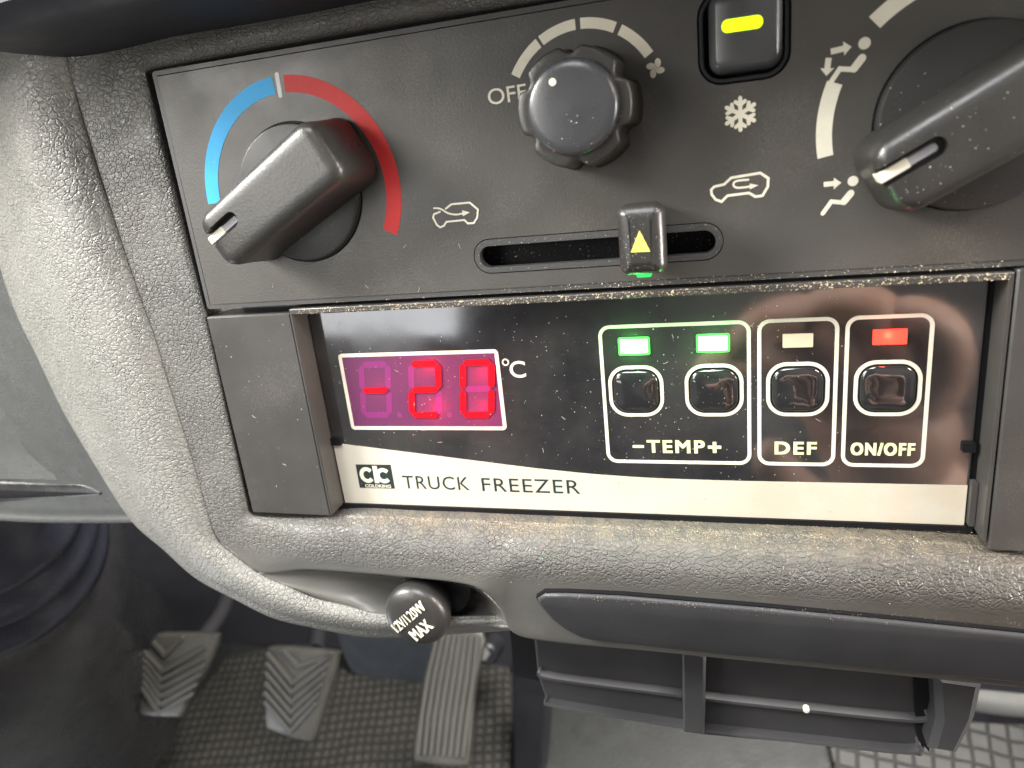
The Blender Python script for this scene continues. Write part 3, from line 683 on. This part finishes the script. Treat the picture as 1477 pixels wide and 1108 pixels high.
# mode dial marks and seated figures
def pang(x, y): p = at(x, y, 0); return math.degrees(math.atan2(p.y - MC[1], p.x - MC[0]))
arcband(MB(), MC, 27.9, 31.3, 158.9, 189.9, -.1, .14, 20).build('airflow_mark', M['cream2'], hp)
arcband(MB(), MC, 27.9, 31.3, 132.5, 101, -.1, .14, 20).build('airflow_mark', M['cream2'], hp)
arcband(MB(), MC, 27.9, 31.3, 80, 50, -.1, .14, 20).build('airflow_mark', M['cream2'], hp)
def sitter(ox, oy, sc, legs):
    mb = MB()
    T = lambda p: (ox + p[0] * sc, oy + p[1] * sc)
    prism(mb, circle(T((7.3, 7.6)), 1.28 * sc, 20), [(0, -.05), (0, .14)])
    stroke(mb, [T(p) for p in ((6.9, 4.6), (5.3, 2.6))], 1.75 * sc, -.05, .14)
    stroke(mb, [T(p) for p in ((5.4, 2.35), (2.3, 2.9), (.3, .0))], 1.1 * sc, -.05, .133)
    return mb
def arrow(mb, tail, head, wd, z_):
    t_, h_ = Vector(tail), Vector(head); d = (h_ - t_).normalized(); n_ = Vector((-d.y, d.x)); m_ = h_ - d * 1.6
    prism(mb, [tuple(p) for p in (t_ + n_ * wd / 2, t_ - n_ * wd / 2, m_ - n_ * wd / 2, m_ - n_ * wd * 1.15, h_, m_ + n_ * wd * 1.15, m_ + n_ * wd / 2)], [(0, -.05), (0, z_)])
mb = sitter(22.8, 8.2, .97, 0); arrow(mb, (23.1, 14.8), (27.3, 15.25), 1.25, .14); arrow(mb, (22.7, 13.6), (22.3, 9.9), 1.25, .14); mb.build('face_and_feet_symbol', M['cream2'], hp)
mb = sitter(22.0, -20.3, .90, 0); arrow(mb, (22.3, -13.65), (26.1, -13.6), 1.15, .14); mb.build('face_symbol', M['cream2'], hp)
# air conditioning switch
sb = ringp(MB(), inset(ccw(sw_out), .3), inset(ccw(sw_out), 1.4), -8, -.35).build('switch_bezel', M['dark'], hp, bevel=.3)
prism(MB(), inset(ccw(sw_out), .2), [(0, -9), (0, -7.5)]).build('switch_well', M['black'], sb)
M['cap'] = satin('switch_cap_plastic', (.07, .072, .075), .30, .5, 1500, .01, .1)
sc2 = prism(MB(), rrect(-2.9, 13.3, 13.0, 30.5, 3.2, 8), [(0, -8), (0, -1.5), (.5, .4), (1.4, 1.6), (1.9, 1.9)]).build('switch_cap', M['cap'], sb, smooth=60)
prism(MB(), rrect(-.0, 8.8, 21.5, 24.2, 1.3, 8), [(0, 1.2), (0, 2.05)]).build('indicator_lamp', M['lamp'], sc2)
# slider lever
lv = prism(MB(), rrect(-24.4, -13.2, -30.0, -13.2, 2.6, 7), [(1.6, 1), (1.2, 4), (.2, 9), (0, 12.5), (.3, 14.4), (1.1, 15.6), (2.2, 16.1), (3.4, 16.3)], ).build('slider_lever', M['knob'], hp, smooth=60)
mb = MB(); prism(mb, rrect(-21.5, -16, -26.6, -23.4, .6, 2), [(0, -8), (0, 3)]); mb.build('lever_stem', M['dark'], lv)
prism(MB(), [(-18.95, -19.2), (-21.2, -24.1), (-16.7, -24.2)], [(0, 15.6), (0, 16.45)]).build('lever_arrow', M['tri'], lv)
prism(MB(), rrect(-20.6, -17.2, -30.9, -29.9, .3, 2), [(0, 10), (0, 12)]).build('lever_green_strip', M['green_edge'], lv)  # small emissive green strip at the lever's lower edge

# ------------------------------------------------------------------ truck freezer controller
k_ = 1.0157; NP = -7.0
def F(u, v): return (u * k_, v * k_)
fz = thing('truck_freezer_controller', 'truck freezer controller with glossy black face reading minus 20 degrees', 'temperature controller', (-32, -106, -12))
HL, HR, HT, HB = -157.0, 96.0, -36.2, -106.6
AL, AR, AT, AB = -126.3, 61.7, -38.3, -105.4
ho = rrect(HL, HR, HB, HT - 1.2, .8, 3); hi = rrect(AL, AR, AB, AT, .8, 3)
# left and right blocks, and thin top and bottom rails
prism(MB(), rrect(HL, AL - .2, HB, HT - 1.5, .5, 2), [(0, -12), (0, 0), (.5, .5)]).build('side_block', M['housing'], fz, smooth=40)
prism(MB(), rrect(AR + 1.5, HR, HB - 1.5, HT + .4, .5, 2), [(0, -12), (0, .6), (.5, 1.1)]).build('side_block', M['housing'], fz, smooth=40)
bo_ = [(AL - .1, AB - .4), (AL - .1, AT + 1.9), (AR + 1.1, AT + 1.9), (AR + 1.1, AB - .4), (AR + .1, AB - .4), (AR + .1, AT), (AL + .8, AT), (AL + .8, AB - .4)]
prism(MB(), bo_, [(0, -9), (0, .9)]).build('bezel', M['housing'], fz, bevel=.35)
prism(MB(), rrect(AL + .2, AR, AB - 1.6, AB + .1, .1, 1), [(0, -12), (0, NP + 1.0)]).build('lower_rail', M['black'], fz)
prism(MB(), rrect(AL - 2, AR + 3, AB - 2, AT + 1.5, .5, 2), [(0, -14), (0, NP - .9)]).build('housing_back', M['black'], fz)
fp = prism(MB(), rrect(-125.1, 60.0, AB + .15, AT, .2, 2), [(0, NP - .8), (0, NP)]).build('front_plate', M['gloss'], fz)
# cream strip with curved top edge
tp = [(-123.2, -82.0), (-120.3, -82.4), (-100, -84.7), (-80, -87.0), (-60, -89.3), (-50, -90.3), (-38, -91.3), (-21.8, -92.1), (-4, -92.4), (15, -92.4), (58.8, -92.2)]
tp = [tuple(p) for p in smoothline([Vector(F(*p)) for p in tp], 4)]
prism(MB(), tp + [F(58.8, -103.7), F(-122.9, -103.7)], [(0, NP - .3), (0, NP + .12)]).build('cream_strip', M['strip'], fz)
zs = NP + .1
lg = MB(); prism(lg, [F(-116.4, -89.6), F(-103.8, -89.5), F(-103.7, -98.0), F(-116.4, -98.0)], [(0, zs - .1), (0, zs + .06)])
lgo = lg.build('brand_badge', M['green_ink'], fz)
lt = MB(); zl = zs + .1
ringpts = circle(F(-112.8, -93.3), 1.0, 4)
cpts = [Vector(F(-112.9 + 2.0 * math.cos(rad(a)), -93.3 + 2.15 * math.sin(rad(a)))) for a in range(40, 321, 20)]
stroke(lt, cpts, 1.35, zs, zl, cap=False)
prism(lt, [F(-110.5, -90.0), F(-108.9, -90.0), F(-108.9, -96.1), F(-110.5, -96.1)], [(0, zs), (0, zl - .01)])
cp2 = [Vector(F(-107.0 + 2.0 * math.cos(rad(a)), -93.4 + 2.05 * math.sin(rad(a)))) for a in range(40, 321, 20)]
stroke(lt, cp2, 1.35, zs, zl - .02, cap=False)
text(lt, 'COLDKING', F(-114.3, 0)[0], F(-105.0, 0)[0], F(0, -97.75)[1], F(0, -96.6)[1], zs, zl, .02)
lt.build('badge_letters', M['cream2'], lgo)
mb = MB(); text(mb, 'TRUCK', F(-100.5, 0)[0], F(-77.8, 0)[0], F(0, -97.8)[1], F(0, -93.2)[1], zs, zs + .06, 0, space=1.1)
text(mb, 'FREEZER', F(-73.6, 0)[0], F(-42.6, 0)[0], F(0, -97.9)[1], F(0, -93.4)[1], zs, zs + .06, 0, space=1.1)
mb.build('truck_freezer_text', M['green_ink'], fz)
# display
du = [F(-115.5, -52.2), F(-63.4, -52.0), F(-63.0, -77.4), F(-114.9, -77.4)]
x0, x1, y0, y1 = du[0][0], du[1][0] - .0, du[2][1], du[0][1]
dq = rrect(x0, x1, y0, y1, 1.3, 5)
dsp = prism(MB(), inset(ccw(dq), .6), [(0, NP - .2), (0, NP + .05)]).build('display_window', M['film'], fz)
frame_line(MB(), dq, 1.15, NP - .1, NP + .14).build('display_frame', M['cream2'], dsp)
def digit(ux, on):
    W, H, T = 10.9, 18.4, 1.95; sl = 2.3 / 18.4
    vt = -55.0; g2 = .14
    def S(p): return F(ux + p[0] + sl * (p[1]), vt - H + p[1]) # p.y from bottom
    h2 = T / 2
    hor = lambda y: [(h2 + g2 + .0, y), (T + g2 * .5, y + h2), (W - T - g2 * .5, y + h2), (W - h2 - g2, y), (W - T - g2 * .5, y - h2), (T + g2 * .5, y - h2)]
    def ver(x, ya, yb): return [(x, ya + g2), (x - h2, ya + h2 + g2 * .5), (x - h2, yb - h2 - g2 * .5), (x, yb - g2), (x + h2, yb - h2 - g2 * .5), (x + h2, ya + h2 + g2 * .5)]
    m_ = H / 2
    segs = dict(a=hor(H - h2), g=hor(m_), d=hor(h2), f=ver(h2, m_, H - h2), b=ver(W - h2, m_, H - h2), e=ver(h2, h2, m_), c=ver(W - h2, h2, m_))
    for nme, pl_ in segs.items():
        lit = nme in on
        sg = prism(MB(), inset(ccw([S(p) for p in pl_]), .05 if lit else 0), [(0, NP), (0, NP + (.36 if lit else .09))]).build('digit_segment', M['seg_on'] if lit else M['seg_off'], dsp)
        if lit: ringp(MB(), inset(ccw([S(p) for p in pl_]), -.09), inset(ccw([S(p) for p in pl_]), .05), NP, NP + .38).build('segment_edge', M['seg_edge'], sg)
    if ux < -80:
        prism(MB(), circle(S((W + 2.4, .9)), .85, 16), [(0, NP), (0, NP + .08)]).build('decimal_point', M['film2'], dsp)
M['film2'] = Mt('decimal_point_unlit', (.17, .03, .12), .4).m
digit(-111.3, 'g'); digit(-94.6, 'abged'); digit(-77.8, 'abcdef')
mb = MB(); frame_line(mb, circle(F(-61.5, -56.2), 1.1, 24), .4, NP - .05, NP + .12)
text(mb, 'C', F(-60.5, 0)[0], F(-55.7, 0)[0], F(0, -61.0)[1], F(0, -55.9)[1], NP - .05, NP + .12, .012); mb.build('degree_text', M['cream2'], fz)
# printed frames
for (a_, b_) in ((-33.9, 6.1), (7.7, 27.3), (28.7, 48.6)):
    q = rrect(*[F(a_, 0)[0], F(b_, 0)[0], F(0, -87.5)[1], F(0, -46.4)[1]], 3.2, 7)
    frame_line(MB(), q, 1.0, NP - .1, NP + .11).build('printed_frame', M['cream2'], fz)
bt = Mt('button_gloss', (.016, .016, .017), .05, .5, ior=2.0); bt.bump(bt.noise(70, 1.5), 1.1); M['btn'] = bt.m
for i, (a_, b_) in enumerate(((-32.0, -16.8), (-11.1, 4.2), (9.9, 25.4), (31.1, 46.8))):
    q = rrect(F(a_, 0)[0], F(b_, 0)[0], F(0, -73.1)[1], F(0, -58.1)[1], 5.2, 8)
    bq = inset(ccw(q), 1.5); bx = sum(p[0] for p in bq) / len(bq); by = sum(p[1] for p in bq) / len(bq); db = MB(); nb = len(bq); dv = []; df = []
    dprof = [(1, -.3), (1, .3), (.97, .55), (.9, .75), (.75, .98), (.55, 1.12), (.3, 1.2), (.1, 1.22)]
    for sc_f, nn in dprof: dv += [(bx + (x - bx) * sc_f, by + (y - by) * sc_f, NP + nn) for x, y in bq]
    for r_ in range(len(dprof) - 1): df += [(r_ * nb + t_, r_ * nb + (t_ + 1) % nb, (r_ + 1) * nb + (t_ + 1) % nb, (r_ + 1) * nb + t_) for t_ in range(nb)]
    df.append(tuple((len(dprof) - 1) * nb + t_ for t_ in range(nb)))
    b = db.add(dv, df).build('button', M['btn'], fz, smooth=80)
    frame_line(MB(), q, 1.0, NP - .1, NP + .13).build('button_ring', M['cream2'], b)
    ringp(MB(), inset(ccw(q), 1.02), inset(ccw(q), 1.45), NP - .1, NP + .06).build('button_gap', M['black'], b)
def led(a_, b_, t_, bo, mt, rim=None):  # rim: material of the added halo ring standing in for bloom
    l_ = prism(MB(), rrect(F(a_, 0)[0], F(b_, 0)[0], F(0, bo)[1], F(0, t_)[1], .15, 2), [(0, NP - .2), (0, NP + .35)]).build('indicator_light', M[mt], fz)
    if rim:
        q = rrect(F(a_, 0)[0] - .65, F(b_, 0)[0] + .65, F(0, bo)[1] - .65, F(0, t_)[1] + .65, .55, 3)
        ringp(MB(), q, rrect(F(a_, 0)[0] + .02, F(b_, 0)[0] - .02, F(0, bo)[1] + .02, F(0, t_)[1] - .02, .15, 3), NP - .1, NP + .30).build('light_halo', M[rim], l_)  # emissive ring added, standing in for the bloom round the lit LED
    return l_
led(-27.9, -20.6, -50.6, -54.4, 'led_green', 'led_green_halo'); led(-7.1, .2, -50.4, -54.2, 'led_green', 'led_green_halo')
led(13.9, 21.2, -50.5, -54.1, 'led_off')
def glow(name, uvn, e, col, r=.0008):  # unseen point lamps added before the LEDs and digits, imitating their bloom
    l = bpy.data.lights.new(name, 'POINT'); l.energy = e; l.color = col; l.shadow_soft_size = r
    o = bpy.data.objects.new(name, l); C.objects.link(o); o.location = DASH @ (Vector(uvn) * .001)
for a_ in (-24.3, -3.5): glow('green_led_glow', (*F(a_, -52.5), NP + 2.4), .005, (.05, 1, .1))
glow('red_led_glow', (*F(38.8, -52.1), NP + 2.4), .0016, (1, .08, .04))
for a_, b_ in ((-104.5, -64), (-86.5, -57.5), (-86, -71), (-69.5, -60), (-71, -71)): glow('red_digit_glow', (*F(a_, b_), NP + 4.5), .0004 if a_ < -100 else .0019, (1, .0, .03))
lr = led(35.0, 42.7, -50.1, -54.0, 'led_red')
ty = NP + .11
mb = MB(); prism(mb, rrect(F(-26.2, 0)[0], F(-23.0, 0)[0], F(0, -82.7)[1], F(0, -81.9)[1], .1, 1), [(0, NP), (0, ty)])
text(mb, 'TEMP', F(-22.2, 0)[0], F(-6.2, 0)[0], F(0, -84.2)[1], F(0, -80.3)[1], NP, ty, 0, space=1.2, fat=.2)
prism(mb, rrect(F(-5.4, 0)[0], F(-1.8, 0)[0], F(0, -82.75)[1], F(0, -81.85)[1], .1, 1), [(0, NP), (0, ty)])
prism(mb, rrect(F(-4.1, 0)[0], F(-3.1, 0)[0], F(0, -84.0)[1], F(0, -80.7)[1], .1, 1), [(0, NP), (0, ty - .005)])
mb.build('temp_text', M['yellowtext'], fz)
mb = MB(); text(mb, 'DEF', F(12.1, 0)[0], F(22.7, 0)[0], F(0, -84.2)[1], F(0, -80.5)[1], NP, ty, 0, space=1.2, fat=.2); mb.build('def_text', M['yellowtext'], fz)
mb = MB(); text(mb, 'ON/OFF', F(31.0, 0)[0], F(46.2, 0)[0], F(0, -84.2)[1], F(0, -80.6)[1], NP, ty, 0, space=1.2, fat=.2); mb.build('on_off_text', M['yellowtext'], fz)
for a_, b_ in ((-125.4, -121.8), (57.6, 60.6)):
    prism(MB(), rrect(a_, b_, -84.0, -81.4, .2, 2), [(0, NP - .3), (0, NP + 1.0)]).build('retaining_clip', M['black'], fz)
prism(MB(), rrect(60.15, 61.6, -104.6, -92, .2, 2), [(0, NP - .3), (0, NP + 2.0)]).build('corner_latch', M['housing'], fz)

# ------------------------------------------------------------------ the photographer's hand, seen mirrored in the glossy face
def skinned(name, chains, m, M_, org):
    vs = []; es = []; rs = []
    for ch in chains:
        prev = ch[0] if isinstance(ch[0], int) else None
        for q in ch:
            if isinstance(q, int): continue
            vs.append(Vector(q[:3]) - Vector(org)); rs.append(q[3]); i = len(vs) - 1
            if prev is not None: es.append((prev, i))
            prev = i
    me = bpy.data.meshes.new(name); me.from_pydata([v for v in vs], es, [])
    o = bpy.data.objects.new(name, me); C.objects.link(o)
    o.modifiers.new('k', 'SKIN')
    for i, r in enumerate(rs): me.skin_vertices[0].data[i].radius = (r, r)
    me.skin_vertices[0].data[1].use_root = True
    ss = o.modifiers.new('s', 'SUBSURF'); ss.levels = 2; ss.render_levels = 2
    dg = bpy.context.evaluated_depsgraph_get(); dg.update()
    nm = bpy.data.meshes.new_from_object(o.evaluated_get(dg)); nm.transform(Matrix.Scale(.001, 4)); o.modifiers.clear(); o.data = nm
    nm.materials.clear(); nm.materials.append(m); nm.shade_smooth()
    o.matrix_world = M_ @ Matrix.Translation(Vector(org) * .001); return o
sk_ = Mt('skin', (.45, .29, .22), .5, .4); sk_.b.inputs['Subsurface Weight'].default_value = .1; sk_.b.inputs['Subsurface Radius'].default_value = (.006, .002, .001)
sk_.bump(sk_.noise(160, 5, .6), .5); sk_.base(sk_.mix(sk_.ramp(sk_.noise(50, 4), .35, .65, 0, 1), (.44, .26, .19), (.50, .33, .26)))
palm = [(150, -235, 250, 27), (118, -190, 215, 23), (100, -165, 195, 27), (82, -140, 178, 29), (68, -122, 166, 24)]
ch = [palm,
      [3, (52, -96, 156, 11), (30, -84, 143, 9.5), (16, -92, 135, 8.5), (12, -104, 140, 7.5)],
      [3, (66, -88, 150, 11.5), (48, -70, 136, 10), (32, -74, 128, 9), (26, -88, 132, 8)],
      [3, (84, -88, 148, 11), (72, -68, 133, 9.8), (56, -66, 125, 8.8), (46, -78, 128, 7.8)],
      [3, (102, -96, 150, 10), (96, -78, 137, 8.6), (84, -70, 130, 7.8), (74, -76, 131, 7)],
      [2, (78, -172, 176, 13), (56, -160, 156, 11.5), (42, -140, 146, 10), (36, -124, 144, 8)]]
def hs(q):
    if isinstance(q, int): return q
    k = 1.22; c = (78, -128, 165)
    return (c[0] - 10 + (q[0] - c[0]) * k, c[1] - 22 + (q[1] - c[1]) * k, max(c[2] + 6 + (q[2] - c[2]) * k, 134), q[3] * k)
ch = [[hs(q) for q in c_] for c_ in ch]
hand = skinned('person', ch, sk_.m, DASH, (118, -190, 215))
tag(hand, 'bare hand held in front of the dash, mirrored in the glossy black face', 'person')

# ------------------------------------------------------------------ dust: grit and flakes settled on the dash
bpy.context.view_layer.update()
dg = bpy.context.evaluated_depsgraph_get()
rd = random.Random(11)
def scatter(mb, cnt, box, s0, s1, bias=None, flat=.25, nmax=60, zmin=.3):
    u0, u1, v0, v1 = box; made = 0
    for _ in range(cnt):
        u = rd.uniform(u0, u1); v = rd.uniform(v0, v1)
        if bias: v = v0 + (v1 - v0) * abs(rd.gauss(0, bias)); u += rd.gauss(0, .8)
        o = DASH @ Vector((u * .001, v * .001, nmax * .001))
        hit, loc, nrm, ix, ob, mt = SC.ray_cast(dg, o, -N_AX)
        if not hit: continue
        p = (DASH.inverted() @ loc) * 1000
        if p.z < -9: continue
        n_ = (DASH.to_3x3().inverted() @ nrm).normalized()
        if n_.z < zmin: continue
        a = n_.orthogonal().normalized(); b = n_.cross(a); r = s0 + (s1 - s0) * rd.random() ** 3; k = rd.choice((4, 5, 6)); ph = rd.random() * 6.3; el = rd.uniform(.5, 1)
        vs = []
        for i in range(k):
            t = ph + 2 * math.pi * i / k; q = r * rd.uniform(.6, 1.1); vs.append(p + a * q * math.cos(t) + b * q * el * math.sin(t) - n_ * .01)
        vs.append(p + n_ * r * flat)
        mb.add(vs, [(i, (i + 1) % k, k) for i in range(k)])
fine_ = MB()
scatter(fine_, 1300, (-60, 60, -34, 8), .04, .22)
scatter(fine_, 900, (-25, 45, -34, -6), .04, .16)
scatter(fine_, 420, (-150, 60, -34.5, -20), .05, .2)
scatter(fine_, 200, (-150, 60, -34, 33), .05, .22)
scatter(fine_, 1300, (-122, 30, -104, -42), .05, .24)
scatter(fine_, 260, (-40, 10, -104, -60), .05, .22)
scatter(fine_, 90, (-156, -127, -105, -38), .05, .28)
scatter(fine_, 90, (-140, -80, -24, -12), .05, .18)
scatter(fine_, 160, (-150, 70, -125, -107), .06, .26)
scatter(fine_, 420, (-68, 2, -31, -19), .05, .2)
# a few fibres
for _ in range(26):
    u = rd.uniform(-150, 40); v = rd.choice((rd.uniform(-100, -42), rd.uniform(-33, -15))); n0 = -6.95 if v < -38 and u > -125 else (.55 if v < -38 else .1)
    th = rd.uniform(0, 6.28); pts = []; x, y = u, v
    for i in range(5): pts.append((x, y)); x += .38 * math.cos(th); y += .38 * math.sin(th); th += rd.uniform(-.5, .5)
    if -66 < u < 16 and v > -38: continue
    stroke(fine_, pts, .07, n0, n0 + .06, cap=False)
o = fine_.build('dust_specks', M['dust'], org=(-30, -40, 0)); tag(o, kind='stuff', label='pale dust specks and lint scattered over the panels')
sand_ = MB()
scatter(sand_, 3200, (-124, 62, -38.2, -35.2), .06, .34, flat=.5)
scatter(sand_, 500, (-60, 62, -35.6, -33.8), .06, .24, flat=.5)
scatter(sand_, 4200, (-122, 62, -106.9, -109.4), .05, .20, bias=.38, flat=.5, zmin=.03)
scatter(sand_, 500, (-50, 70, -125.2, -127.5), .05, .16, bias=.5, zmin=.03)
o = sand_.build('sandy_grit', M['sand'], org=(-30, -72, 0)); tag(o, kind='stuff', label='sandy grit lying along the bezel ledge and the moulding below')
